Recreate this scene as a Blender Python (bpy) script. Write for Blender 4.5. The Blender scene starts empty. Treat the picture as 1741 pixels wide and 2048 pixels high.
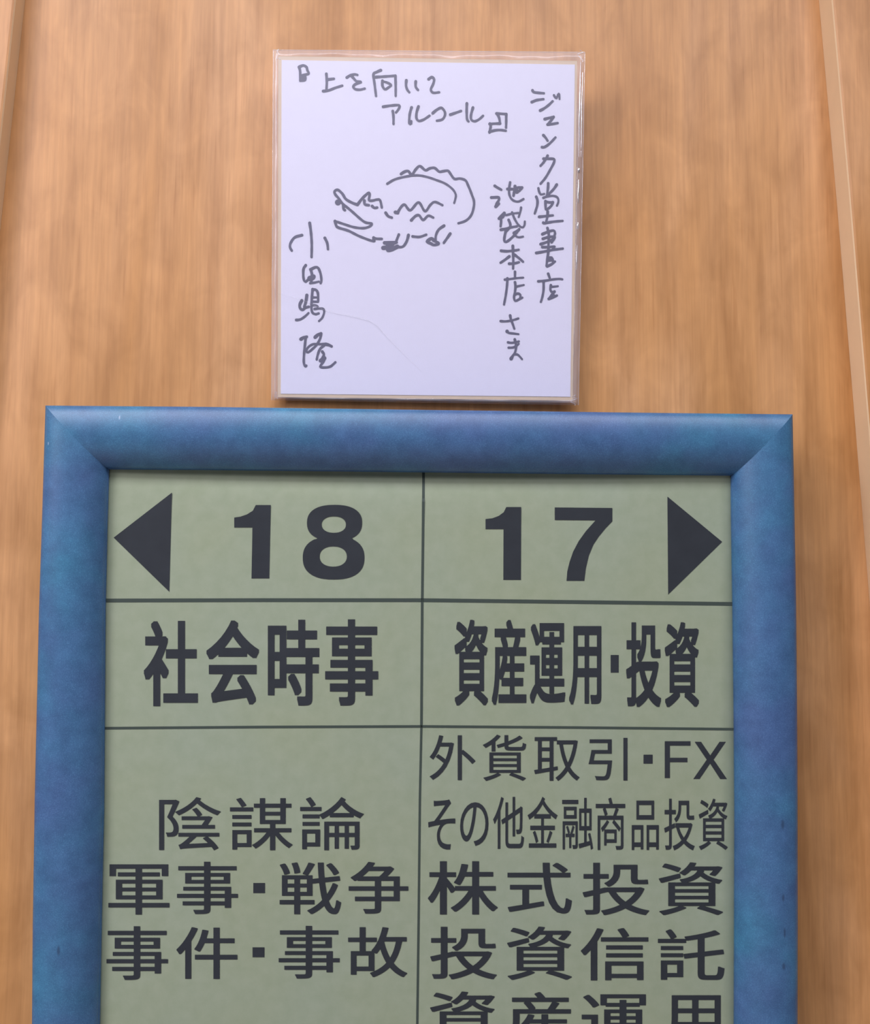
import bpy, bmesh, math, random
from mathutils import Matrix, Vector
random.seed(7)
C = bpy.context.scene.collection
scene = bpy.context.scene

# ---------------------------------------------------------------- camera
cam_data = bpy.data.cameras.new('camera')
cam_data.sensor_fit = 'HORIZONTAL'
cam_data.sensor_width = 36.0
cam_data.lens = 36.0 * 2100.0 / 1741.0
cam_data.clip_start = 0.02
cam = bpy.data.objects.new('camera', cam_data)
C.objects.link(cam)
CAM = [[0.999342,-0.01024,-0.034803,0.0],[-0.035563,-0.086847,-0.995587,-0.896028],[0.007172,0.996169,-0.087154,1.5],[0.0,0.0,0.0,1.0]]
cam.matrix_world = Matrix(CAM)
scene.camera = cam

# ---------------------------------------------------------------- world, lights, exposure
scene.view_settings.view_transform = 'Standard'
scene.view_settings.look = 'None'
scene.view_settings.exposure = -0.22
scene.view_settings.gamma = 1.0
scene.view_settings.use_curve_mapping = False
world = bpy.data.worlds.new('shop_ambient')
scene.world = world
world.use_nodes = True
world.node_tree.nodes['Background'].inputs[0].default_value = (0.84, 0.82, 0.93, 1)
world.node_tree.nodes['Background'].inputs[1].default_value = 0.21

def area(name, loc, target, sx, sy, power, color):
    d = bpy.data.lights.new(name, 'AREA')
    d.shape = 'RECTANGLE'; d.size = sx; d.size_y = sy
    d.energy = power; d.color = color
    o = bpy.data.objects.new(name, d); C.objects.link(o)
    o.location = loc
    o.rotation_euler = (Vector(target) - Vector(loc)).to_track_quat('-Z', 'Y').to_euler()
    return o
# fluorescent fittings of the shop ceiling, in front of the wall and to the left
area('ceiling_lamp_near', (-0.22, -0.95, 2.62), (-0.22, -0.95, 0), 2.3, 0.4, 31, (0.90, 0.90, 1.0))
area('ceiling_lamp_far', (-0.60, -2.0, 2.66), (-0.60, -2.0, 0), 1.6, 0.6, 12.5, (0.90, 0.88, 1.0))

area('ceiling_lamp_side', (-2.10, -1.90, 2.62), (-1.7, -1.6, 0), 0.6, 2.4, 66.0, (0.92, 0.88, 1.0))

# ---------------------------------------------------------------- helpers
def link(name, me, mat=None, parent=None):
    o = bpy.data.objects.new(name, me)
    C.objects.link(o)
    if mat: me.materials.append(mat)
    if parent: o.parent = parent
    return o

def mesh(name, verts, faces, mat=None, parent=None, smooth=False):
    me = bpy.data.meshes.new(name)
    me.from_pydata([tuple(v) for v in verts], [], faces)
    me.update()
    bm = bmesh.new(); bm.from_mesh(me)
    bmesh.ops.recalc_face_normals(bm, faces=bm.faces)
    bm.to_mesh(me); bm.free()
    if smooth:
        me.polygons.foreach_set('use_smooth', [True] * len(me.polygons))
    return link(name, me, mat, parent)

def empty(name, mat3x4, label, cat):
    o = bpy.data.objects.new(name, None)
    o.empty_display_size = 0.05
    C.objects.link(o)
    o.matrix_world = Matrix(mat3x4 + [[0, 0, 0, 1]])
    o['label'] = label; o['category'] = cat
    return o

def prism(name, outline_a, outline_b, mat, parent=None, bevel=0.0):
    """solid between two outlines of equal length (lists of 3-D points)"""
    n = len(outline_a)
    v = list(outline_a) + list(outline_b)
    f = [tuple(range(n)), tuple(range(2 * n - 1, n - 1, -1))]
    f += [(i, (i + 1) % n, n + (i + 1) % n, n + i) for i in range(n)]
    o = mesh(name, v, f, mat, parent)
    if bevel:
        b = o.modifiers.new('bevel', 'BEVEL'); b.width = bevel; b.segments = 3; b.limit_method = 'ANGLE'
    return o

# ---------------------------------------------------------------- materials
def new_mat(name, rough=0.5, spec=0.5):
    m = bpy.data.materials.new(name); m.use_nodes = True
    nt = m.node_tree; b = nt.nodes['Principled BSDF']
    b.inputs['Roughness'].default_value = rough
    b.inputs['Specular IOR Level'].default_value = spec
    return m, nt, b

def N(nt, kind, **kw):
    n = nt.nodes.new(kind)
    for k, v in kw.items(): setattr(n, k, v)
    return n

def ramp(nt, fac, stops):
    r = N(nt, 'ShaderNodeValToRGB')
    e = r.color_ramp.elements
    while len(e) < len(stops): e.new(0.5)
    for i, (p, c) in enumerate(stops):
        e[i].position = p; e[i].color = (*c, 1)
    nt.links.new(fac, r.inputs[0])
    return r.outputs[0]

def noise(nt, vec, scale, detail=3.0, rough=0.5, dist=0.0):
    n = N(nt, 'ShaderNodeTexNoise')
    n.inputs['Scale'].default_value = scale; n.inputs['Detail'].default_value = detail
    n.inputs['Roughness'].default_value = rough; n.inputs['Distortion'].default_value = dist
    nt.links.new(vec, n.inputs['Vector'])
    return n.outputs['Fac']

def mapped(nt, scale, coord='Object', loc=(0, 0, 0), rot=(0, 0, 0)):
    t = N(nt, 'ShaderNodeTexCoord'); m = N(nt, 'ShaderNodeMapping')
    m.inputs['Scale'].default_value = scale; m.inputs['Location'].default_value = loc
    m.inputs['Rotation'].default_value = rot
    nt.links.new(t.outputs[coord], m.inputs[0])
    return m.outputs[0]

def mix(nt, mode, fac, a, b):
    m = N(nt, 'ShaderNodeMix', data_type='RGBA', blend_type=mode)
    for sock, v in ((m.inputs[0], fac), (m.inputs[6], a), (m.inputs[7], b)):
        if hasattr(v, 'is_output'): nt.links.new(v, sock)
        elif isinstance(v, (int, float)): sock.default_value = v
        else: sock.default_value = (*v, 1)
    return m.outputs[2]

def bump(nt, b, height, strength, dist):
    n = N(nt, 'ShaderNodeBump')
    n.inputs['Strength'].default_value = strength; n.inputs['Distance'].default_value = dist
    nt.links.new(height, n.inputs['Height']); nt.links.new(n.outputs[0], b.inputs['Normal'])

def wood(name, tint=(1, 1, 1), fan=0.0, loc=(0, 0, 0)):
    m, nt, b = new_mat(name, 0.42, 0.45)
    # long vertical grain: stretched noises at three widths, and a soft cross figure
    streak = noise(nt, mapped(nt, (58, 1, 4.5), loc=loc), 1.0, 4.0, 0.55, 0.35)
    fine = noise(nt, mapped(nt, (240, 1, 11), loc=loc), 1.0, 3.0, 0.6)
    broad = noise(nt, mapped(nt, (10, 1, 1.8), loc=loc), 1.0, 2.0, 0.5, 0.8)
    figure = noise(nt, mapped(nt, (30, 1, 17), loc=loc, rot=(0, 0.35, 0)), 1.0, 3.0, 0.55, 0.6)
    pores = noise(nt, mapped(nt, (260, 1, 11), loc=loc), 1.0, 2.5, 0.55)
    base = ramp(nt, broad, [(0.30, (0.560, 0.262, 0.082)), (0.52, (0.625, 0.312, 0.118)), (0.72, (0.680, 0.362, 0.162))])
    s = ramp(nt, streak, [(0.30, (0.84, 0.80, 0.75)), (0.50, (1, 1, 1)), (0.70, (1.08, 1.08, 1.07))])
    g = ramp(nt, figure, [(0.32, (0.88, 0.86, 0.82)), (0.52, (1, 1, 1)), (0.70, (1.09, 1.10, 1.11))])
    fi = ramp(nt, fine, [(0.35, (0.92, 0.905, 0.89)), (0.65, (1.05, 1.05, 1.05))])
    po = ramp(nt, pores, [(0.30, (0.84, 0.78, 0.72)), (0.40, (1, 1, 1))])
    c = mix(nt, 'MULTIPLY', 1.0, base, s); c = mix(nt, 'MULTIPLY', 1.0, c, g)
    c = mix(nt, 'MULTIPLY', 1.0, c, fi); c = mix(nt, 'MULTIPLY', 0.6, c, po)
    c = mix(nt, 'MULTIPLY', 1.0, c, tint)
    nt.links.new(c, b.inputs['Base Color'])
    bump(nt, b, fine, 0.06, 0.001)
    return m

M_wood = wood('cherry_laminate')
M_board = wood('cherry_board', (0.98, 0.94, 0.90), loc=(3.1, 0, 1.7))

def plain(name, col, rough=0.6, spec=0.4, var=0.04, scale=60, bumps=None):
    m, nt, b = new_mat(name, rough, spec)
    v = noise(nt, mapped(nt, (1, 1, 1)), scale, 4.0, 0.6)
    lo = tuple(x * (1 - var) for x in col); hi = tuple(x * (1 + var) for x in col)
    nt.links.new(ramp(nt, v, [(0.3, lo), (0.7, hi)]), b.inputs['Base Color'])
    if bumps:
        bump(nt, b, noise(nt, mapped(nt, (1, 1, 1)), bumps[0], 3.0), bumps[1], 0.0005)
    return m

M_edge = plain('edge_band_lightened', (0.86, 0.62, 0.37), 0.5, 0.4, 0.03, 25)  # edge band, its colour lightened further to stand in for side light
# measured outlines in metres: sign data (x, z) in the frame plane, card data (x, z) in the card plane
FRAME_M = [[0.999999,-7.2e-05,-0.00168,0.019697],[0.0,0.999092,-0.042606,-0.0195],[0.001682,0.042606,0.999091,0.984218]]
CARD_M = [[0.999821,0.018933,-0.000259,0.02193],[-0.018901,0.997133,-0.073272,-0.009],[-0.001129,0.073264,0.997312,1.678162]]
LEFT_BOARD = [[-0.3079,0.0,2.4627],[-0.4058,0.0,0.8383]]
RIGHT_BOARD = [[0.3498,0.0,2.493],[0.3767,0.0,2.0485],[0.3881,0.0,1.8616],[0.398,0.0,1.6809],[0.4078,0.0,1.4987],[0.4442,0.0,0.8218]]
L_OUT = [[-0.29942,0.67207],[-0.29992,0.59303],[-0.3007,0.51035],[-0.3006,0.43229],[-0.30054,0.3626],[-0.29976,0.26667],[-0.29858,0.19329],[-0.29583,0.01439]]
L_IN = [[-0.2522,0.62285],[-0.25253,0.57559],[-0.25267,0.51161],[-0.25158,0.43067],[-0.2505,0.35081],[-0.25057,0.27007],[-0.25038,0.19041],[-0.24977,0.05699]]
R_OUT = [[0.30109,0.67223],[0.30181,0.61051],[0.30272,0.524],[0.30284,0.44145],[0.30257,0.36199],[0.30193,0.2636],[0.30111,0.19107],[0.29913,0.00497]]
R_IN = [[0.25452,0.62278],[0.25469,0.57966],[0.25533,0.51677],[0.25591,0.43167],[0.25605,0.35011],[0.25536,0.26766],[0.25469,0.18631],[0.25289,0.0501]]
T_OUT = [[-0.29942,0.67207],[-0.17774,0.67255],[0.00976,0.6722],[0.20061,0.67205],[0.30109,0.67223]]
T_IN = [[-0.2522,0.62285],[-0.17915,0.62338],[0.01052,0.62324],[0.2036,0.6229],[0.25452,0.62278]]
NUM18 = [[[-0.13428,0.59522],[-0.12214,0.59532],[-0.1225,0.53602],[-0.13682,0.53593],[-0.13668,0.57703],[-0.15131,0.57692],[-0.15143,0.58495],[-0.14642,0.58573],[-0.14127,0.58756],[-0.13658,0.59058]],[[-0.05628,0.56903],[-0.05489,0.56972],[-0.05362,0.57048],[-0.05248,0.57133],[-0.05146,0.57225],[-0.05057,0.57325],[-0.04982,0.57433],[-0.0492,0.57549],[-0.04872,0.57673],[-0.04838,0.57808],[-0.04819,0.57956],[-0.04813,0.58148],[-0.04822,0.5834],[-0.04845,0.58488],[-0.04882,0.58622],[-0.04932,0.58746],[-0.04997,0.58861],[-0.05074,0.58967],[-0.05165,0.59066],[-0.05269,0.59157],[-0.05385,0.5924],[-0.05514,0.59315],[-0.05655,0.59381],[-0.05807,0.59438],[-0.05972,0.59487],[-0.06148,0.59527],[-0.06338,0.59557],[-0.06543,0.59579],[-0.0677,0.59591],[-0.07062,0.59593],[-0.07354,0.59585],[-0.07581,0.5957],[-0.07785,0.59545],[-0.07974,0.59511],[-0.08149,0.59468],[-0.08312,0.59416],[-0.08463,0.59356],[-0.08602,0.59288],[-0.08729,0.59211],[-0.08843,0.59126],[-0.08944,0.59034],[-0.09032,0.58934],[-0.09107,0.58826],[-0.09169,0.5871],[-0.09216,0.58586],[-0.0925,0.58451],[-0.09269,0.58303],[-0.09274,0.58111],[-0.09264,0.5792],[-0.09241,0.57772],[-0.09205,0.57639],[-0.09154,0.57515],[-0.0909,0.57401],[-0.09012,0.57294],[-0.08922,0.57195],[-0.08818,0.57105],[-0.08702,0.57022],[-0.08574,0.56948],[-0.08434,0.56882],[-0.08472,0.56822],[-0.08675,0.56774],[-0.0883,0.56692],[-0.08971,0.56601],[-0.09099,0.56499],[-0.09212,0.56388],[-0.09311,0.56268],[-0.09394,0.56139],[-0.09463,0.56],[-0.09516,0.55851],[-0.09553,0.55689],[-0.09575,0.55511],[-0.0958,0.55282],[-0.09569,0.55052],[-0.09543,0.54874],[-0.09502,0.54714],[-0.09445,0.54566],[-0.09373,0.54428],[-0.09286,0.543],[-0.09185,0.54182],[-0.09069,0.54073],[-0.08939,0.53973],[-0.08796,0.53884],[-0.08639,0.53804],[-0.08468,0.53735],[-0.08285,0.53676],[-0.08088,0.53628],[-0.07877,0.53591],[-0.07648,0.53564],[-0.07395,0.53549],[-0.07068,0.53546],[-0.06742,0.53553],[-0.06489,0.53572],[-0.06261,0.53601],[-0.0605,0.53641],[-0.05854,0.53691],[-0.05671,0.53753],[-0.05502,0.53824],[-0.05347,0.53906],[-0.05205,0.53997],[-0.05077,0.54099],[-0.04963,0.54209],[-0.04864,0.54329],[-0.0478,0.54459],[-0.0471,0.54598],[-0.04657,0.54747],[-0.04619,0.54908],[-0.04597,0.55087],[-0.04591,0.55317],[-0.04602,0.55547],[-0.04627,0.55725],[-0.04668,0.55886],[-0.04725,0.56035],[-0.04797,0.56173],[-0.04884,0.56301],[-0.04985,0.5642],[-0.05102,0.56529],[-0.05232,0.56629],[-0.05376,0.56719],[-0.05533,0.56798],[-0.05529,0.56844]],[[-0.06122,0.58003],[-0.06134,0.57866],[-0.06173,0.57749],[-0.06239,0.57645],[-0.06328,0.57552],[-0.06441,0.57474],[-0.06575,0.5741],[-0.06727,0.57364],[-0.06896,0.57335],[-0.07096,0.57324],[-0.07296,0.57332],[-0.07466,0.57358],[-0.07619,0.57402],[-0.07754,0.57463],[-0.07868,0.5754],[-0.0796,0.57631],[-0.08028,0.57734],[-0.08069,0.57851],[-0.08084,0.57987],[-0.08073,0.58124],[-0.08034,0.5824],[-0.07968,0.58345],[-0.07879,0.58438],[-0.07766,0.58516],[-0.07633,0.5858],[-0.07481,0.58626],[-0.07311,0.58655],[-0.07111,0.58666],[-0.06911,0.58659],[-0.06741,0.58633],[-0.06588,0.58588],[-0.06453,0.58527],[-0.06338,0.58451],[-0.06246,0.5836],[-0.06179,0.58256],[-0.06137,0.5814]],[[-0.0602,0.55411],[-0.06033,0.55244],[-0.06077,0.55102],[-0.0615,0.54974],[-0.06251,0.54862],[-0.06377,0.54766],[-0.06526,0.54689],[-0.06696,0.54633],[-0.06886,0.54598],[-0.0711,0.54585],[-0.07333,0.54595],[-0.07524,0.54627],[-0.07696,0.54682],[-0.07846,0.54756],[-0.07975,0.5485],[-0.08077,0.54961],[-0.08153,0.55087],[-0.082,0.55229],[-0.08217,0.55395],[-0.08204,0.55562],[-0.0816,0.55704],[-0.08088,0.55832],[-0.07987,0.55944],[-0.07861,0.5604],[-0.07712,0.56117],[-0.07542,0.56173],[-0.07352,0.56208],[-0.07128,0.56221],[-0.06904,0.56212],[-0.06713,0.5618],[-0.06542,0.56125],[-0.06391,0.56051],[-0.06262,0.55957],[-0.06159,0.55846],[-0.06084,0.55719],[-0.06037,0.55577]]]
NUM17 = [[[0.06929,0.59536],[0.08149,0.59546],[0.08153,0.53612],[0.06712,0.53603],[0.0671,0.57733],[0.05238,0.57721],[0.05234,0.58545],[0.0579,0.5861],[0.06315,0.5881],[0.0672,0.59113]],[[0.10909,0.5954],[0.15645,0.59536],[0.15644,0.58451],[0.15068,0.57845],[0.14539,0.57194],[0.14085,0.56514],[0.13708,0.5561],[0.13467,0.54559],[0.13346,0.5357],[0.11884,0.53561],[0.11943,0.54324],[0.12123,0.55075],[0.12424,0.55946],[0.12876,0.56805],[0.1348,0.57636],[0.14266,0.58515],[0.10911,0.58518]]]
ARROWS = [[[-0.24762,0.568],[-0.20177,0.60473],[-0.20238,0.52474]],[[0.20204,0.60513],[0.24729,0.56835],[0.20241,0.52488]]]
RULES = [[[[-0.25555,0.51746],[-0.12786,0.5185],[0.00121,0.51919],[0.12552,0.51838],[0.26145,0.5175]],0.00301],[[[-0.25619,0.41581],[-0.12641,0.41698],[0.00197,0.41764],[0.12563,0.41693],[0.26084,0.4157]],0.002064],[[[0.0016,0.62911],[0.0014,0.56389],[0.00121,0.51931],[0.00129,0.41796]],0.00215],[[[0.00129,0.41796],[0.00049,0.35894],[0.00021,0.264],[-0.00024,0.1825],[-0.00085,0.0078]],0.001892]]
LINES = [[1,[["社",[[-0.22235,0.50138],[-0.17922,0.50159],[-0.17806,0.43349],[-0.22105,0.4334]]],["会",[[-0.17252,0.50207],[-0.13025,0.50228],[-0.12928,0.43478],[-0.1714,0.43469]]],["時",[[-0.12322,0.50277],[-0.08183,0.50297],[-0.08101,0.43414],[-0.12226,0.43405]]],["事",[[-0.07718,0.5033],[-0.03427,0.50351],[-0.03362,0.43424],[-0.07637,0.43415]]]]],[1,[["資",[[0.0275,0.50351],[0.05466,0.50365],[0.05499,0.43443],[0.02792,0.43437]]],["産",[[0.05785,0.50367],[0.086,0.50381],[0.08622,0.43479],[0.05817,0.43473]]],["運",[[0.0889,0.5011],[0.11788,0.50124],[0.11798,0.43606],[0.0891,0.436]]],["用",[[0.12094,0.49883],[0.14739,0.49896],[0.14739,0.43522],[0.12102,0.43517]]],["■",[[0.15504,0.47553],[0.16162,0.47555],[0.1616,0.46134],[0.15503,0.46132]]],["投",[[0.16777,0.50209],[0.19648,0.50223],[0.1963,0.43352],[0.16769,0.43346]]],["資",[[0.19955,0.50239],[0.22772,0.50253],[0.22742,0.43358],[0.19936,0.43352]]]]],[0,[["外",[[0.00802,0.41059],[0.04498,0.41063],[0.04517,0.37481],[0.00828,0.37483]]],["貨",[[0.05102,0.41108],[0.08614,0.41112],[0.08626,0.3742],[0.05121,0.37422]]],["取",[[0.09267,0.40918],[0.12957,0.40922],[0.1296,0.37419],[0.09276,0.3742]]],["引",[[0.13703,0.40863],[0.16873,0.40866],[0.16869,0.37447],[0.13705,0.37448]]],["■",[[0.18184,0.39516],[0.18932,0.39516],[0.1893,0.38796],[0.18182,0.38796]]],["F",[[0.19928,0.40599],[0.22041,0.40601],[0.22029,0.3764],[0.1992,0.37641]]],["X",[[0.22271,0.40556],[0.25032,0.40558],[0.25016,0.37564],[0.22259,0.37565]]]]],[0,[["そ",[[0.00719,0.35937],[0.02899,0.35935],[0.02923,0.31961],[0.00748,0.31967]]],["の",[[0.03292,0.35712],[0.05581,0.35709],[0.05598,0.3225],[0.03312,0.32256]]],["他",[[0.05956,0.3614],[0.08448,0.36138],[0.08462,0.32006],[0.05975,0.32012]]],["金",[[0.08751,0.36138],[0.11172,0.36136],[0.1118,0.32088],[0.08763,0.32094]]],["融",[[0.11551,0.36061],[0.14055,0.36058],[0.14056,0.31931],[0.11558,0.31938]]],["商",[[0.14282,0.36073],[0.16685,0.36071],[0.1668,0.31895],[0.14283,0.31901]]],["品",[[0.17217,0.35831],[0.19427,0.35829],[0.19417,0.31888],[0.17212,0.31893]]],["投",[[0.1987,0.35978],[0.22359,0.35976],[0.22343,0.3185],[0.19858,0.31857]]],["資",[[0.22696,0.35975],[0.25069,0.35973],[0.25046,0.31873],[0.22678,0.31879]]]]],[0,[["陰",[[-0.20757,0.36144],[-0.15863,0.36139],[-0.15796,0.3196],[-0.2068,0.31973]]],["謀",[[-0.15136,0.3608],[-0.10145,0.36075],[-0.10091,0.31945],[-0.15072,0.31958]]],["論",[[-0.0955,0.36133],[-0.04445,0.36129],[-0.04403,0.3193],[-0.09497,0.31943]]]]],[0.5,[["軍",[[-0.24655,0.30872],[-0.19835,0.30857],[-0.19763,0.26927],[-0.24574,0.2695]]],["事",[[-0.19249,0.3106],[-0.14421,0.31046],[-0.14359,0.26945],[-0.19176,0.26968]]],["■",[[-0.13183,0.29369],[-0.12251,0.29366],[-0.1224,0.28574],[-0.13172,0.28578]]],["戦",[[-0.11117,0.30977],[-0.06212,0.30962],[-0.06167,0.26891],[-0.11062,0.26915]]],["争",[[-0.05617,0.31004],[-0.00838,0.3099],[-0.00805,0.2691],[-0.05573,0.26933]]]]],[0.5,[["株",[[0.00725,0.31038],[0.06356,0.31021],[0.06374,0.26811],[0.00756,0.26838]]],["式",[[0.07139,0.309],[0.12346,0.30884],[0.12351,0.26856],[0.07155,0.26881]]],["投",[[0.13223,0.30881],[0.18639,0.30865],[0.1863,0.26708],[0.13226,0.26734]]],["資",[[0.19414,0.30892],[0.24659,0.30876],[0.24636,0.2668],[0.19404,0.26705]]]]],[0.5,[["投",[[0.00957,0.25867],[0.06303,0.25839],[0.06321,0.21711],[0.00987,0.21747]]],["資",[[0.07129,0.25849],[0.12352,0.25823],[0.12357,0.21625],[0.07146,0.21661]]],["信",[[0.13076,0.25701],[0.18552,0.25672],[0.18543,0.21538],[0.1308,0.21576]]],["託",[[0.19325,0.25565],[0.24752,0.25536],[0.24731,0.2154],[0.19315,0.21577]]]]],[0.5,[["事",[[-0.24701,0.26039],[-0.19864,0.26015],[-0.19788,0.21843],[-0.24615,0.21876]]],["件",[[-0.19202,0.25938],[-0.14387,0.25913],[-0.14325,0.21878],[-0.1913,0.21911]]],["■",[[-0.13168,0.24331],[-0.12224,0.24326],[-0.12213,0.23553],[-0.13157,0.23559]]],["事",[[-0.11124,0.25999],[-0.06276,0.25974],[-0.06231,0.21852],[-0.11068,0.21885]]],["故",[[-0.05606,0.25868],[-0.00886,0.25844],[-0.00854,0.21932],[-0.05565,0.21964]]]]],[0.5,[["資",[[0.00979,0.20785],[0.06206,0.20747],[0.06224,0.16655],[0.01008,0.16702]]],["産",[[0.07104,0.20696],[0.12298,0.20659],[0.12303,0.16557],[0.07121,0.16604]]],["運",[[0.13126,0.20476],[0.18541,0.20437],[0.18533,0.16545],[0.13129,0.16594]]],["用",[[0.19796,0.20354],[0.24421,0.2032],[0.244,0.16449],[0.19786,0.1649]]]]]]
FACE = [[-0.12587,0.28565],[0.12605,0.28595],[0.12438,-0.00035],[-0.12334,-0.00063]]
BOARD = [[-0.12883,0.28923],[0.12802,0.28941],[0.12682,-0.00349],[-0.126,-0.00338]]
SLEEVE = [[-0.13334,0.29489],[0.13491,0.29745],[0.13162,-0.00726],[-0.13133,-0.00597]]
CREASE = [[-0.12625,0.08451],[-0.10789,0.08047],[-0.08435,0.0705],[-0.06512,0.06646],[-0.04587,0.06114],[-0.03294,0.04846],[-0.02001,0.03578],[-0.00276,0.01887]]
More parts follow.
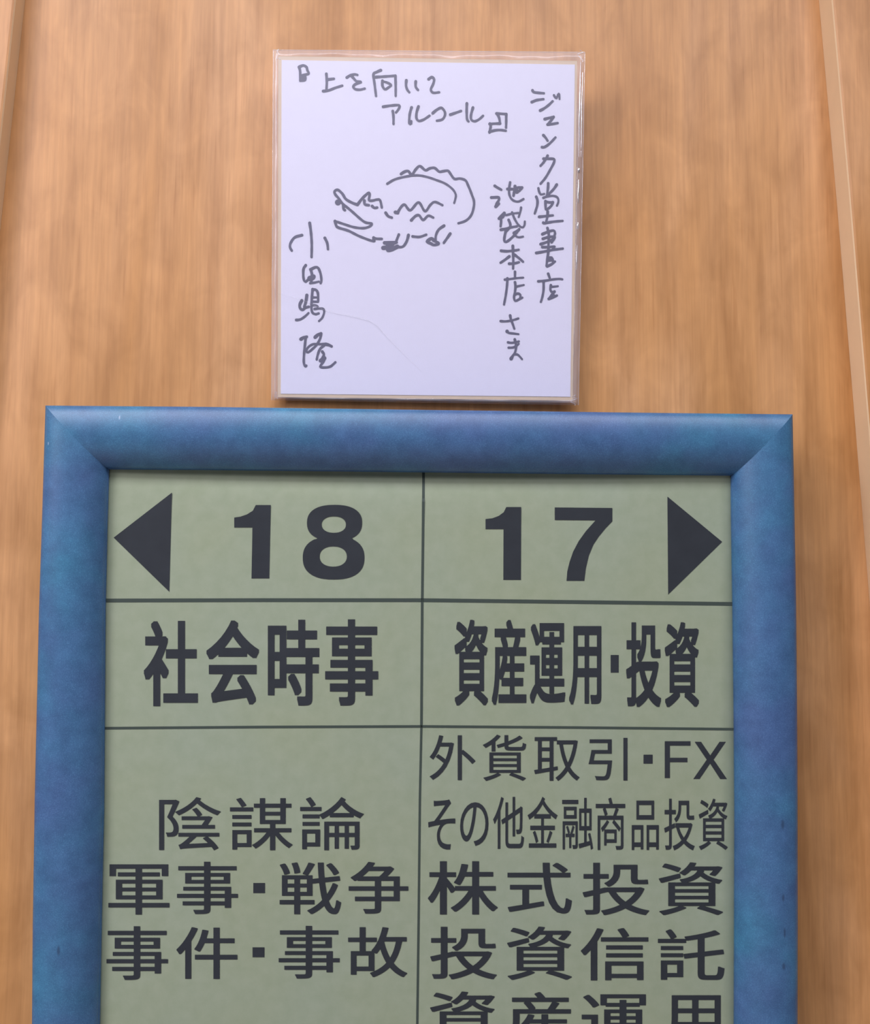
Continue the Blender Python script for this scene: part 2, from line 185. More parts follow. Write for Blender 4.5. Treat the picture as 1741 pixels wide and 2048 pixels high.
INK_WRITING = [[[[-0.11088,0.27987],[-0.10988,0.27553],[-0.1098,0.26801]],0.00228],[[[-0.11088,0.27987],[-0.10736,0.28127],[-0.10459,0.27997],[-0.10378,0.27722],[-0.10256,0.27423],[-0.10687,0.27321],[-0.10922,0.27238]],0.00228],[[[-0.10569,0.27283],[-0.10565,0.26887],[-0.10956,0.26802]],0.00228],[[[-0.10763,0.27082],[-0.10739,0.27003]],0.00332],[[[-0.08747,0.27432],[-0.08701,0.26799],[-0.08724,0.26046]],0.00228],[[[-0.08679,0.26942],[-0.0809,0.27023]],0.00228],[[[-0.09006,0.25939],[-0.08551,0.26009],[-0.07925,0.26257],[-0.07376,0.2644]],0.00228],[[[-0.06991,0.27144],[-0.06678,0.27347],[-0.06286,0.27432],[-0.06088,0.2738]],0.00228],[[[-0.06615,0.27308],[-0.0636,0.27035],[-0.06161,0.2684],[-0.05807,0.26806]],0.00228],[[[-0.05807,0.26767],[-0.06276,0.26561],[-0.06432,0.26361],[-0.06272,0.26165],[-0.05878,0.26116],[-0.05447,0.26218]],0.00228],[[[-0.04086,0.27825],[-0.04438,0.27661],[-0.04712,0.27458],[-0.04609,0.26628],[-0.04472,0.256]],0.00228],[[[-0.04513,0.27224],[-0.03686,0.27293],[-0.02836,0.2737]],0.00228],[[[-0.02836,0.2737],[-0.02796,0.26499],[-0.02788,0.25627]],0.00228],[[[-0.03935,0.26916],[-0.0393,0.2648],[-0.03715,0.26183],[-0.0344,0.2633],[-0.03191,0.26556],[-0.03524,0.26764],[-0.03918,0.26861]],0.00228],[[[-0.01887,0.26989],[-0.01906,0.26513],[-0.01784,0.26159],[-0.01625,0.25963]],0.00228],[[[-0.01082,0.26907],[-0.01078,0.26448],[-0.00878,0.26173]],0.00228],[[[0.00019,0.27116],[0.00293,0.27303],[0.00493,0.27108],[0.00417,0.2671],[0.00225,0.26231],[0.00425,0.25956],[0.00937,0.26004]],0.00228],[[[-0.03857,0.24675],[-0.03189,0.24789],[-0.0248,0.24824],[-0.02517,0.24522],[-0.0275,0.24202]],0.00228],[[[-0.03026,0.24316],[-0.02958,0.23802],[-0.02952,0.23209]],0.00228],[[[-0.01415,0.24659],[-0.01567,0.24062],[-0.01598,0.23269],[-0.01441,0.23272],[-0.01427,0.2347]],0.00228],[[[-0.00825,0.24747],[-0.00978,0.2423],[-0.00989,0.23754],[-0.00774,0.23504],[-0.00342,0.23646],[0.00128,0.2397]],0.00228],[[[0.00402,0.24188],[0.00754,0.24495],[0.01147,0.2466],[0.01426,0.24347],[0.01452,0.24031],[0.01235,0.2367],[0.00763,0.23544]],0.00228],[[[0.01907,0.24087],[0.0229,0.24222],[0.02833,0.24424]],0.00228],[[[0.03327,0.25076],[0.03314,0.24431],[0.03352,0.23723],[0.03482,0.23532]],0.00228],[[[0.03856,0.2473],[0.03689,0.24051],[0.03738,0.23665],[0.04027,0.23554],[0.0441,0.2374],[0.04728,0.24035]],0.00228],[[[0.05881,0.24247],[0.06331,0.24234],[0.06729,0.24215]],0.00228],[[[0.06716,0.24215],[0.06721,0.23583],[0.06713,0.23035]],0.00228],[[[0.05913,0.24247],[0.06109,0.23896],[0.06197,0.23382]],0.00228],[[[0.06197,0.23394],[0.0576,0.23375],[0.0528,0.23335]],0.00228],[[[0.05324,0.23368],[0.05391,0.23111],[0.05286,0.22594]],0.00228],[[[0.05286,0.22659],[0.05766,0.22795],[0.06214,0.22834],[0.06696,0.22777]],0.00228],[[[0.08965,0.26295],[0.09076,0.26148],[0.09526,0.26091],[0.09944,0.26066]],0.00228],[[[0.08903,0.25281],[0.09339,0.25462],[0.09916,0.25555]],0.00228],[[[0.09635,0.24564],[0.09987,0.24763],[0.1037,0.25059],[0.10702,0.25387]],0.00228],[[[0.10813,0.25905],[0.10911,0.25746],[0.1104,0.25651],[0.11166,0.25976],[0.11263,0.26009],[0.11298,0.25591]],0.0019],[[[0.10027,0.23829],[0.10379,0.23931],[0.10796,0.24034]],0.00228],[[[0.10796,0.24034],[0.10574,0.23708],[0.10287,0.23381]],0.00228],[[[0.10287,0.23368],[0.10705,0.2342],[0.11154,0.23511]],0.00228],[[[0.09928,0.22441],[0.10136,0.22218],[0.10299,0.21963]],0.00228],[[[0.09821,0.21408],[0.10014,0.21411],[0.10333,0.21609],[0.10652,0.21904],[0.10971,0.22264]],0.00228],[[[0.10309,0.20674],[0.10214,0.2048],[0.0996,0.20089],[0.09706,0.19796]],0.00228],[[[0.09958,0.20411],[0.10343,0.20417],[0.10857,0.20393],[0.10859,0.20103],[0.10607,0.19584],[0.10163,0.18804],[0.09718,0.18251]],0.00228],[[[0.09541,0.17857],[0.09607,0.17563],[0.09756,0.17334],[0.10049,0.1738]],0.002],[[[0.10378,0.1829],[0.1036,0.17869],[0.10281,0.17194]],0.00228],[[[0.11113,0.18196],[0.10843,0.17792],[0.10469,0.17408]],0.00228],[[[0.09968,0.17043],[0.10344,0.17174],[0.10806,0.17223],[0.11143,0.17123],[0.11271,0.16872],[0.11231,0.16577],[0.1114,0.16386]],0.002],[[[0.09359,0.17118],[0.09466,0.16804],[0.09448,0.16383],[0.09347,0.16003],[0.09244,0.15686]],0.00228],[[[0.10159,0.16751],[0.10162,0.16393],[0.10186,0.16057]],0.00228],[[[0.1018,0.16709],[0.10517,0.16651],[0.10789,0.16676]],0.00228],[[[0.10789,0.16676],[0.10686,0.16401],[0.10437,0.16145],[0.10228,0.16037]],0.00228],[[[0.10355,0.1587],[0.10337,0.15428],[0.10216,0.14922]],0.00228],[[[0.09624,0.15397],[0.1019,0.15468],[0.10798,0.1554]],0.00228],[[[0.09985,0.14897],[0.10111,0.14857],[0.10824,0.14993],[0.11642,0.15077]],0.00228],[[[0.10345,0.1444],[0.10454,0.13958],[0.10459,0.13412],[0.10442,0.12907],[0.10447,0.12277]],0.00228],[[[0.09909,0.13908],[0.10411,0.14126],[0.10872,0.14237],[0.10999,0.14008],[0.10938,0.13755]],0.00228],[[[0.09954,0.1351],[0.10415,0.13663],[0.10918,0.13712],[0.10961,0.13587],[0.10712,0.13205]],0.00228],[[[0.09769,0.13045],[0.10209,0.13198],[0.10543,0.13329],[0.10835,0.13501]],0.00228],[[[0.09918,0.12795],[0.10421,0.12802],[0.10967,0.12851],[0.10842,0.12702]],0.00228],[[[0.09398,0.12283],[0.10005,0.12397],[0.10843,0.12576],[0.11681,0.12693]],0.00228],[[[0.10426,0.12276],[0.10366,0.11855],[0.10288,0.11182]],0.00228],[[[0.10351,0.11141],[0.10727,0.11335],[0.11019,0.1157]],0.00228],[[[0.10471,0.11857],[0.10722,0.11902],[0.10829,0.11694],[0.10852,0.11442]],0.00228],[[[0.10431,0.11667],[0.10766,0.11693]],0.00261],[[[0.05786,0.18012],[0.06018,0.17868],[0.06355,0.17684]],0.00228],[[[0.05501,0.16999],[0.05857,0.17025],[0.06151,0.17008],[0.06132,0.16756],[0.05946,0.16459],[0.05906,0.16206]],0.00237],[[[0.05885,0.16226],[0.06156,0.16483]],0.00257],[[[0.07104,0.18326],[0.07025,0.17778],[0.0705,0.17274],[0.07242,0.16898],[0.07537,0.16713],[0.07873,0.16697],[0.08269,0.16913]],0.00209],[[[0.06878,0.17755],[0.07444,0.17763],[0.07779,0.17894],[0.08135,0.1792]],0.00228],[[[0.08135,0.17899],[0.07948,0.17665],[0.07678,0.17451]],0.00228],[[[0.07526,0.17996],[0.07529,0.17701],[0.07447,0.17448],[0.07407,0.17195]],0.00261],[[[0.07716,0.1783],[0.07614,0.17492]],0.0019],[[[0.06624,0.1567],[0.06416,0.15456],[0.06167,0.15201]],0.00261],[[[0.06334,0.15203],[0.06358,0.14909],[0.06319,0.1453]],0.00228],[[[0.06624,0.15585],[0.0648,0.1531]],0.00261],[[[0.06793,0.15504],[0.07295,0.15637],[0.07839,0.15708]],0.0019],[[[0.08066,0.16174],[0.08006,0.15815],[0.07863,0.15351]],0.0019],[[[0.07294,0.15742],[0.07465,0.15303],[0.07721,0.14844],[0.07975,0.14554],[0.08227,0.14473],[0.08372,0.14685],[0.0839,0.1498]],0.002],[[[0.07006,0.15086],[0.07113,0.14836],[0.07157,0.14584],[0.07012,0.1433],[0.06763,0.14074]],0.00228],[[[0.06343,0.14237],[0.06761,0.14327],[0.07221,0.14459],[0.07723,0.1455]],0.00228],[[[0.06763,0.14116],[0.06682,0.13737],[0.06644,0.13317],[0.06771,0.13192],[0.07062,0.13364],[0.07561,0.13834],[0.07893,0.14258]],0.00228],[[[0.07477,0.13958],[0.07727,0.1413],[0.07914,0.14301]],0.00261],[[[0.07456,0.13958],[0.07646,0.13709],[0.07899,0.13607],[0.08254,0.13675]],0.0019],[[[0.07381,0.12865],[0.07407,0.12235],[0.07434,0.11606],[0.07418,0.10913]],0.00228],[[[0.06379,0.12431],[0.06861,0.12396],[0.07489,0.12467],[0.07887,0.12536]],0.00228],[[[0.07095,0.11958],[0.06742,0.1168],[0.06346,0.11402]],0.00228],[[[0.07534,0.12111],[0.07914,0.11822],[0.08272,0.11512]],0.00228],[[[0.0708,0.11328],[0.07499,0.11354],[0.07917,0.11465]],0.00228],[[[0.07588,0.10639],[0.07593,0.10073]],0.00218],[[[0.06715,0.09956],[0.07091,0.10003],[0.07719,0.10095],[0.08305,0.10145]],0.0019],[[[0.06944,0.10064],[0.06908,0.09392],[0.0681,0.08594],[0.0667,0.07816]],0.00218],[[[0.07596,0.09737],[0.07641,0.09318],[0.07583,0.08814],[0.07523,0.08435],[0.0763,0.08143],[0.07943,0.08273],[0.08235,0.08424]],0.00218],[[[0.07767,0.09383],[0.08352,0.09516]],0.0019],[[[0.07605,0.08688],[0.07855,0.08775],[0.08066,0.08652],[0.08047,0.084]],0.00218],[[[0.1044,0.1051],[0.1059,0.10113]],0.00218],[[[0.09586,0.09847],[0.10235,0.09919],[0.10863,0.10032],[0.11408,0.10082],[0.1166,0.10043]],0.00204],[[[0.10047,0.09854],[0.10052,0.0914],[0.09953,0.08509],[0.0983,0.08088]],0.00218],[[[0.10678,0.09526],[0.10639,0.09148],[0.10767,0.08939],[0.10997,0.08984]],0.00218],[[[0.10742,0.0938],[0.11287,0.0945]],0.0019],[[[0.10997,0.08984],[0.1079,0.0873],[0.10499,0.08348]],0.00218],[[[0.10499,0.08348],[0.10875,0.08479],[0.11209,0.08651]],0.00218],[[[0.10749,0.08561],[0.10958,0.08606]],0.00332],[[[0.07201,0.0688],[0.07288,0.06503],[0.07438,0.06128],[0.07567,0.05752]],0.00218],[[[0.06389,0.06387],[0.06829,0.06372],[0.07372,0.06463],[0.07915,0.06637]],0.002],[[[0.06962,0.05535],[0.07089,0.0539],[0.07549,0.05333],[0.07927,0.05287]],0.002],[[[0.06954,0.05514],[0.06975,0.05473]],0.00285],[[[0.07617,0.04831],[0.07703,0.04497],[0.07728,0.04078],[0.07626,0.03658],[0.0744,0.03404],[0.07296,0.03151]],0.00218],[[[0.07648,0.03554],[0.079,0.03515],[0.08259,0.03142]],0.0019],[[[0.07317,0.03173],[0.0742,0.03341]],0.00285],[[[0.07033,0.04572],[0.07389,0.04535],[0.07974,0.04668]],0.002],[[[0.07099,0.04112],[0.07476,0.04138],[0.07809,0.0431],[0.07955,0.04458]],0.002],[[[-0.10031,0.14587],[-0.09907,0.13746],[-0.09834,0.12771],[-0.0984,0.11663]],0.00237],[[[-0.10681,0.13531],[-0.11295,0.13328],[-0.11642,0.12835],[-0.11682,0.1248],[-0.11529,0.12198]],0.00237],[[[-0.0872,0.13319],[-0.08512,0.12878],[-0.08445,0.12365]],0.00237],[[[-0.10325,0.10956],[-0.10509,0.10647],[-0.10526,0.10082],[-0.10451,0.09659],[-0.10309,0.09543],[-0.1017,0.09686]],0.00228],[[[-0.09923,0.10608],[-0.09802,0.1028],[-0.09798,0.09856],[-0.0984,0.09479]],0.00228],[[[-0.09853,0.10632],[-0.0948,0.10802],[-0.09245,0.10711],[-0.09052,0.10243],[-0.08976,0.09679],[-0.09043,0.09442]],0.00228],[[[-0.09961,0.0983],[-0.09751,0.09904],[-0.09659,0.09999]],0.00428],[[[-0.09933,0.09431],[-0.09559,0.09483],[-0.09185,0.09582]],0.0019],[[[-0.10619,0.07939],[-0.1078,0.07631],[-0.10776,0.07302],[-0.10563,0.0714],[-0.10331,0.07308],[-0.10028,0.07406]],0.00247],[[[-0.10203,0.08392],[-0.10268,0.0792],[-0.10402,0.07401]],0.00261],[[[-0.09717,0.08916],[-0.09778,0.08115],[-0.09792,0.07268],[-0.09694,0.06893],[-0.09436,0.06778],[-0.09179,0.06852]],0.00228],[[[-0.09716,0.08869],[-0.09459,0.08872],[-0.09268,0.08592],[-0.09237,0.07886]],0.00228],[[[-0.09732,0.08209],[-0.09311,0.08215]],0.0019],[[[-0.09682,0.07857],[-0.09237,0.07839]],0.0019],[[[-0.09725,0.07551],[-0.09397,0.07531],[-0.09256,0.07439]],0.0019],[[[-0.09534,0.07224],[-0.09113,0.07276],[-0.08785,0.07233],[-0.08711,0.06952],[-0.0887,0.0648],[-0.09148,0.06194]],0.002],[[[-0.11092,0.06263],[-0.10741,0.06315],[-0.1037,0.06555],[-0.10045,0.06865]],0.00209],[[[-0.10675,0.04623],[-0.10443,0.04767],[-0.10163,0.04841]],0.00257],[[[-0.10256,0.04816],[-0.10319,0.04111],[-0.10381,0.03405],[-0.10396,0.02653],[-0.10275,0.02302],[-0.10182,0.02374]],0.00228],[[[-0.09461,0.04803],[-0.09229,0.05017],[-0.08949,0.05138]],0.00266],[[[-0.08949,0.05138],[-0.09038,0.04691],[-0.09313,0.0417],[-0.09683,0.03789],[-0.10055,0.03503],[-0.10197,0.03642],[-0.10013,0.03973],[-0.09594,0.04214],[-0.09033,0.0422],[-0.08518,0.0425],[-0.08047,0.04045]],0.00209],[[[-0.08564,0.04226],[-0.08283,0.04159],[-0.08047,0.04045]],0.00257],[[[-0.08657,0.04155],[-0.09028,0.03797],[-0.0921,0.03325],[-0.09299,0.02901]],0.00228],[[[-0.08838,0.03588],[-0.08695,0.03332],[-0.08832,0.03001],[-0.09017,0.02764],[-0.08737,0.02861],[-0.08552,0.03098],[-0.08735,0.0272],[-0.08988,0.02294],[-0.08589,0.02229],[-0.08122,0.02328],[-0.07705,0.02686]],0.00228],[[[-0.0897,0.02811],[-0.08645,0.03003]],0.00309]]
INK_DRAWING = [[[[-0.02258,0.18918],[-0.01945,0.1912],[-0.0163,0.19164],[-0.01352,0.18852],[-0.01002,0.19332],[-0.00651,0.19614],[-0.00175,0.19265],[0.00178,0.19429],[0.00611,0.19475],[0.01008,0.19164],[0.01362,0.19209],[0.01755,0.19254],[0.01955,0.1902],[0.02313,0.18566],[0.02786,0.18597],[0.03261,0.18446],[0.03501,0.18014],[0.03823,0.17227],[0.04027,0.16518],[0.03838,0.15566],[0.03371,0.15006],[0.02703,0.14744]],0.00233],[[[-0.03429,0.18054],[-0.02882,0.18394],[-0.02254,0.18601],[-0.0139,0.18772],[-0.00682,0.18807],[0.00028,0.18675],[0.00739,0.18448],[0.01529,0.18143],[0.02164,0.17678],[0.02444,0.17207],[0.02408,0.16811],[0.02317,0.16493]],0.00209],[[[-0.05965,0.16216],[-0.06398,0.16367],[-0.06951,0.16675],[-0.0727,0.17144],[-0.07667,0.1747],[-0.0794,0.17332],[-0.07858,0.17057],[-0.0758,0.16745],[-0.07262,0.16315],[-0.06549,0.15734],[-0.05598,0.14918],[-0.05202,0.14687],[-0.0473,0.14615],[-0.04885,0.14376],[-0.05433,0.1421],[-0.06219,0.14278],[-0.07007,0.14504],[-0.07873,0.14783]],0.00233],[[[-0.07873,0.14783],[-0.07751,0.14375],[-0.07553,0.1422],[-0.06687,0.13956],[-0.05819,0.13534],[-0.04794,0.13154],[-0.04479,0.13119]],0.00233],[[[-0.0456,0.13394],[-0.04324,0.13318],[-0.03852,0.13309]],0.00233],[[[-0.04558,0.13118],[-0.04561,0.13433]],0.00233],[[[-0.07639,0.16389],[-0.07577,0.16414]],0.00475],[[[-0.07182,0.16198],[-0.07138,0.15804],[-0.0702,0.15727]],0.00233],[[[-0.05965,0.16216],[-0.05616,0.16695],[-0.05227,0.17095],[-0.04993,0.17257],[-0.04936,0.17021],[-0.04987,0.16625],[-0.04672,0.1659],[-0.04358,0.16673],[-0.04044,0.16638],[-0.0388,0.16009]],0.00233],[[[-0.05379,0.1658],[-0.05337,0.16264],[-0.04982,0.1619]],0.00237],[[[-0.04706,0.16115],[-0.04508,0.1596],[-0.04273,0.16003]],0.00237],[[[-0.03545,0.15556],[-0.03322,0.15266],[-0.03007,0.15152]],0.00237],[[[-0.02539,0.15554],[-0.02229,0.16072],[-0.01917,0.16274],[-0.0144,0.15807],[-0.00738,0.16489],[-0.0018,0.15746],[0.00287,0.16306],[0.00678,0.16549],[0.01311,0.16281]],0.00233],[[[-0.02712,0.15615],[-0.02499,0.15555]],0.00285],[[[-0.01353,0.14939],[-0.01002,0.153],[-0.00688,0.15383],[-0.0033,0.14993],[0.00099,0.15355],[0.00533,0.15203]],0.00233],[[[-0.03613,0.12973],[-0.02592,0.13026]],0.00285],[[[-0.03727,0.12537],[-0.03217,0.12623],[-0.02905,0.12864]],0.00332],[[[-0.03293,0.12385],[-0.02901,0.1247],[-0.0251,0.12672]],0.0038],[[[-0.03259,0.12859],[-0.03177,0.12545]],0.00522],[[[-0.02402,0.137],[-0.02632,0.13105],[-0.02709,0.12946]],0.00218],[[[-0.01576,0.13672],[-0.01728,0.13117],[-0.02038,0.12679],[-0.02431,0.12634]],0.00237],[[[-0.01221,0.13559],[-0.00631,0.13527],[-0.00043,0.13733]],0.00218],[[[0.01469,0.14521],[0.01015,0.14182],[0.00784,0.13705],[0.00749,0.13231]],0.00228],[[[0.0071,0.13191],[0.00393,0.13399],[0.00018,0.13142],[0.00318,0.12988],[0.00634,0.1285],[0.01027,0.12998],[0.00552,0.13228]],0.00261],[[[0.02003,0.13841],[0.01731,0.13442],[0.01459,0.13043]],0.00237]]
SCUFFS = [[0.28829,0.34408],[0.28824,0.28671],[0.28924,0.25932],[0.28823,0.23358],[-0.27776,0.24898]]
CHIP = [[-0.23978,0.66254],[-0.29551,0.64156]]

# blue stone lacquer of the frame: teal and violet clouds, pale speckle, a few dark scuffs
def frame_material():
    m, nt, b = new_mat('blue_speckled_lacquer', 0.42, 0.75)
    big = noise(nt, mapped(nt, (1, 1, 1)), 11, 3.0, 0.55)
    mid = noise(nt, mapped(nt, (1, 1, 1)), 75, 3.0, 0.6)
    speck = noise(nt, mapped(nt, (1, 1, 1)), 1300, 2.0, 0.5)
    c = ramp(nt, big, [(0.34, (0.064, 0.138, 0.305)), (0.5, (0.057, 0.160, 0.315)), (0.68, (0.048, 0.205, 0.345))])
    c = mix(nt, 'MULTIPLY', 1.0, c, ramp(nt, mid, [(0.3, (0.82, 0.84, 0.87)), (0.7, (1.15, 1.14, 1.12))]))
    c = mix(nt, 'MULTIPLY', 1.0, c, ramp(nt, speck, [(0.3, (0.80, 0.82, 0.86)), (0.55, (1.0, 1.0, 1.0)), (0.75, (1.5, 1.4, 1.3))]))
    tc = N(nt, 'ShaderNodeTexCoord')
    for pts, radius, col in ((SCUFFS, 0.0030, (0.02, 0.04, 0.09)), (CHIP, 0.0013, (0.45, 0.55, 0.72))):
        for i, (x, z) in enumerate(pts):
            mp = N(nt, 'ShaderNodeMapping'); mp.vector_type = 'POINT'
            mp.inputs['Scale'].default_value = (1.5 + 0.4 * (i % 3), 0, 0.55 + 0.2 * (i % 2))
            mp.inputs['Location'].default_value = (-x * mp.inputs['Scale'].default_value[0], 0, -z * mp.inputs['Scale'].default_value[2])
            nt.links.new(tc.outputs['Object'], mp.inputs[0])
            ln = N(nt, 'ShaderNodeVectorMath', operation='LENGTH'); nt.links.new(mp.outputs[0], ln.inputs[0])
            mr = N(nt, 'ShaderNodeMapRange'); mr.interpolation_type = 'SMOOTHSTEP'
            mr.inputs['From Min'].default_value = radius; mr.inputs['From Max'].default_value = radius * 0.3
            mr.inputs['To Max'].default_value = 0.55
            nt.links.new(ln.outputs['Value'], mr.inputs['Value'])
            c = mix(nt, 'MIX', mr.outputs[0], c, col)
    nt.links.new(c, b.inputs['Base Color'])
    bump(nt, b, speck, 0.10, 0.0004)
    return m
M_frame = frame_material()

def sheet_material():
    m, nt, b = new_mat('sage_green_sheet', 0.60, 0.3)
    big = noise(nt, mapped(nt, (1, 1, 1)), 9, 2.0, 0.5)
    mot = noise(nt, mapped(nt, (1, 1, 1)), 90, 4.0, 0.6)
    c = ramp(nt, big, [(0.35, (0.350, 0.398, 0.262)), (0.65, (0.346, 0.402, 0.284))])
    c = mix(nt, 'MULTIPLY', 1.0, c, ramp(nt, mot, [(0.35, (0.95, 0.96, 0.94)), (0.65, (1.04, 1.03, 1.04))]))
    nt.links.new(c, b.inputs['Base Color'])
    return m
M_sheet = sheet_material()
M_print = plain('dark_slate_print', (0.034, 0.039, 0.045), 0.6, 0.25, 0.10, 40)
M_rule = plain('dark_green_rule', (0.060, 0.080, 0.066), 0.55, 0.3)
M_face = plain('white_washi_face', (0.86, 0.85, 0.985), 0.75, 0.2, 0.010, 200, (900, 0.15))
M_rim = plain('cream_gilt_edge', (0.78, 0.62, 0.44), 0.5, 0.4)
M_core = plain('grey_cardboard', (0.42, 0.38, 0.36), 0.8, 0.2)
M_ink = plain('grey_violet_marker', (0.112, 0.112, 0.190), 0.6, 0.2, 0.10, 120)
M_tape = plain('foam_tape', (0.6, 0.6, 0.58), 0.8, 0.1)
M_metal = plain('steel_hanger', (0.4, 0.4, 0.42), 0.35, 0.6)

def film_material(name, haze, rough, refl=0.045):
    m = bpy.data.materials.new(name); m.use_nodes = True
    nt = m.node_tree; nt.nodes.clear()
    out = N(nt, 'ShaderNodeOutputMaterial')
    tr = N(nt, 'ShaderNodeBsdfTransparent'); tr.inputs[0].default_value = (0.985, 0.98, 0.985, 1)
    df = N(nt, 'ShaderNodeBsdfDiffuse'); df.inputs[0].default_value = (0.9, 0.88, 0.92, 1)
    gl = N(nt, 'ShaderNodeBsdfGlossy'); gl.inputs['Roughness'].default_value = rough
    # Schlick reflectance, the same from both sides of the film
    geo = N(nt, 'ShaderNodeNewGeometry'); dot = N(nt, 'ShaderNodeVectorMath', operation='DOT_PRODUCT')
    nt.links.new(geo.outputs['Normal'], dot.inputs[0]); nt.links.new(geo.outputs['Incoming'], dot.inputs[1])
    ab = N(nt, 'ShaderNodeMath', operation='ABSOLUTE'); nt.links.new(dot.outputs['Value'], ab.inputs[0])
    om = N(nt, 'ShaderNodeMath', operation='SUBTRACT'); om.inputs[0].default_value = 1.0; nt.links.new(ab.outputs[0], om.inputs[1])
    pw = N(nt, 'ShaderNodeMath', operation='POWER'); pw.inputs[1].default_value = 5.0; nt.links.new(om.outputs[0], pw.inputs[0])
    fr = N(nt, 'ShaderNodeMath', operation='MULTIPLY_ADD'); fr.inputs[1].default_value = 0.9; fr.inputs[2].default_value = refl
    nt.links.new(pw.outputs[0], fr.inputs[0])
    a = N(nt, 'ShaderNodeMixShader'); a.inputs[0].default_value = haze
    b = N(nt, 'ShaderNodeMixShader')
    nt.links.new(tr.outputs[0], a.inputs[1]); nt.links.new(df.outputs[0], a.inputs[2])
    nt.links.new(fr.outputs[0], b.inputs[0]); nt.links.new(a.outputs[0], b.inputs[1]); nt.links.new(gl.outputs[0], b.inputs[2])
    nt.links.new(b.outputs[0], out.inputs[0])
    return m
M_film = film_material('clear_film', 0.03, 0.34)
M_film_edge = film_material('hazy_film_edge', 0.24, 0.20)
M_glint = film_material('film_wrinkle_glint', 0.35, 0.14, 0.70)  # wrinkled film with whiteness and reflectance raised to make the glints
M_seam = film_material('bright_film_fold', 0.45, 0.08, 0.25)

# ---------------------------------------------------------------- the wall and its two proud side boards
def struct(o):
    o['kind'] = 'structure'
    return o
ZT, ZB = 2.70, 0.0
struct(prism('wall_back', [(-1.9, 0, ZB), (1.9, 0, ZB), (1.9, 0, ZT), (-1.9, 0, ZT)],
             [(-1.9, 0.08, ZB), (1.9, 0.08, ZB), (1.9, 0.08, ZT), (-1.9, 0.08, ZT)], M_wood))
struct(prism('floor', [(-1.9, -3.6, -0.05), (1.9, -3.6, -0.05), (1.9, 0.08, -0.05), (-1.9, 0.08, -0.05)],
             [(-1.9, -3.6, 0), (1.9, -3.6, 0), (1.9, 0.08, 0), (-1.9, 0.08, 0)], plain('grey_floor_tile', (0.42, 0.40, 0.38), 0.5)))

def line_at(pts, z):
    p = sorted(pts, key=lambda q: q[2])
    for a, b in zip(p, p[1:]):
        if z <= b[2] or b is p[-1]:
            t = (z - a[2]) / (b[2] - a[2]); return a[0] + t * (b[0] - a[0])

def side_board(name, line, far_x, d):
    """board standing d proud of the wall; its inner edge follows the joint seen in the wall"""
    zs = [ZB] + [q[2] for q in sorted(line, key=lambda q: q[2]) if ZB + .1 < q[2] < ZT - .1] + [ZT]
    c = 0.0022
    sgn = 1 if far_x > 0 else -1
    rows = []
    for z in zs:
        x = line_at(line, z)
        rows.append([(x, -0.0002, z), (x, -d + c, z), (x + sgn * c * .3, -d + c * .3, z), (x + sgn * c, -d, z), (far_x, -d, z), (far_x, -0.0002, z)])
    v = [p for r in rows for p in r]; k = 6; f = []
    for i in range(len(rows) - 1):
        for j in range(k):
            f.append((i * k + j, i * k + (j + 1) % k, (i + 1) * k + (j + 1) % k, (i + 1) * k + j))
    f += [tuple(range(k)), tuple(range(len(v) - 1, len(v) - k - 1, -1))]
    o = mesh(name, v, f, M_board)
    o.data.materials.append(M_edge)
    for p in o.data.polygons:
        if abs(p.normal.x) > 0.5 and abs(p.center.x) < 1.0: p.material_index = 1
    return struct(o)
side_board('trim_1', LEFT_BOARD, -1.85, 0.021)
side_board('trim_2', RIGHT_BOARD, 1.85, 0.027)

# ---------------------------------------------------------------- the framed shelf directory
sign = empty('directory_sign', FRAME_M, 'blue speckled frame around a sage green shelf directory headed 18 and 17', 'sign')

# moulding: (fraction from outer to inner edge, height over the sheet)
_R = 0.0500 * 0.965 / (math.sin(math.radians(30)) + math.sin(math.radians(52)))
def _arc(k):
    th = math.radians(-30 + 82 * k)
    return (0.965 * (math.sin(th) + math.sin(math.radians(30))) / (math.sin(math.radians(30)) + math.sin(math.radians(52))), 0.0210 - _R * (1 - math.cos(th)))
_top = [_arc(i / 16) for i in range(17)]
PROFILE = [(0.0, -0.020), (0.0, _top[0][1] - 0.0012)] + [(0.004, _top[0][1] - 0.0004)] + _top[1:] + [(0.982, _top[-1][1] - 0.0016), (0.992, _top[-1][1] - 0.0036), (1.0, 0.0030), (1.0, -0.004), (0.97, -0.020)]
def rail(outer, inner):
    n = len(PROFILE); v, f = [], []
    for (a, b) in zip(outer, inner):
        for s, h in PROFILE:
            v.append((a[0] + s * (b[0] - a[0]), -h, a[1] + s * (b[1] - a[1])))
    for i in range(len(outer) - 1):
        for j in range(n):
            f.append((i * n + j, i * n + (j + 1) % n, (i + 1) * n + (j + 1) % n, (i + 1) * n + j))
    f += [tuple(range(n)), tuple(range(len(v) - 1, len(v) - n - 1, -1))]
    o = mesh('frame_rail', v, f, M_frame, sign, smooth=True)
    sm = o.modifiers.new('edges', 'EDGE_SPLIT'); sm.split_angle = math.radians(50)
    return o
rail(T_OUT, T_IN)
rail(L_OUT, L_IN)
rail(R_OUT, R_IN)
def lerp2(a, b, n):
    return [[a[0] + (b[0] - a[0]) * i / n, a[1] + (b[1] - a[1]) * i / n] for i in range(n + 1)]
rail(lerp2(L_OUT[-1], R_OUT[-1], 4), lerp2(L_IN[-1], R_IN[-1], 4))

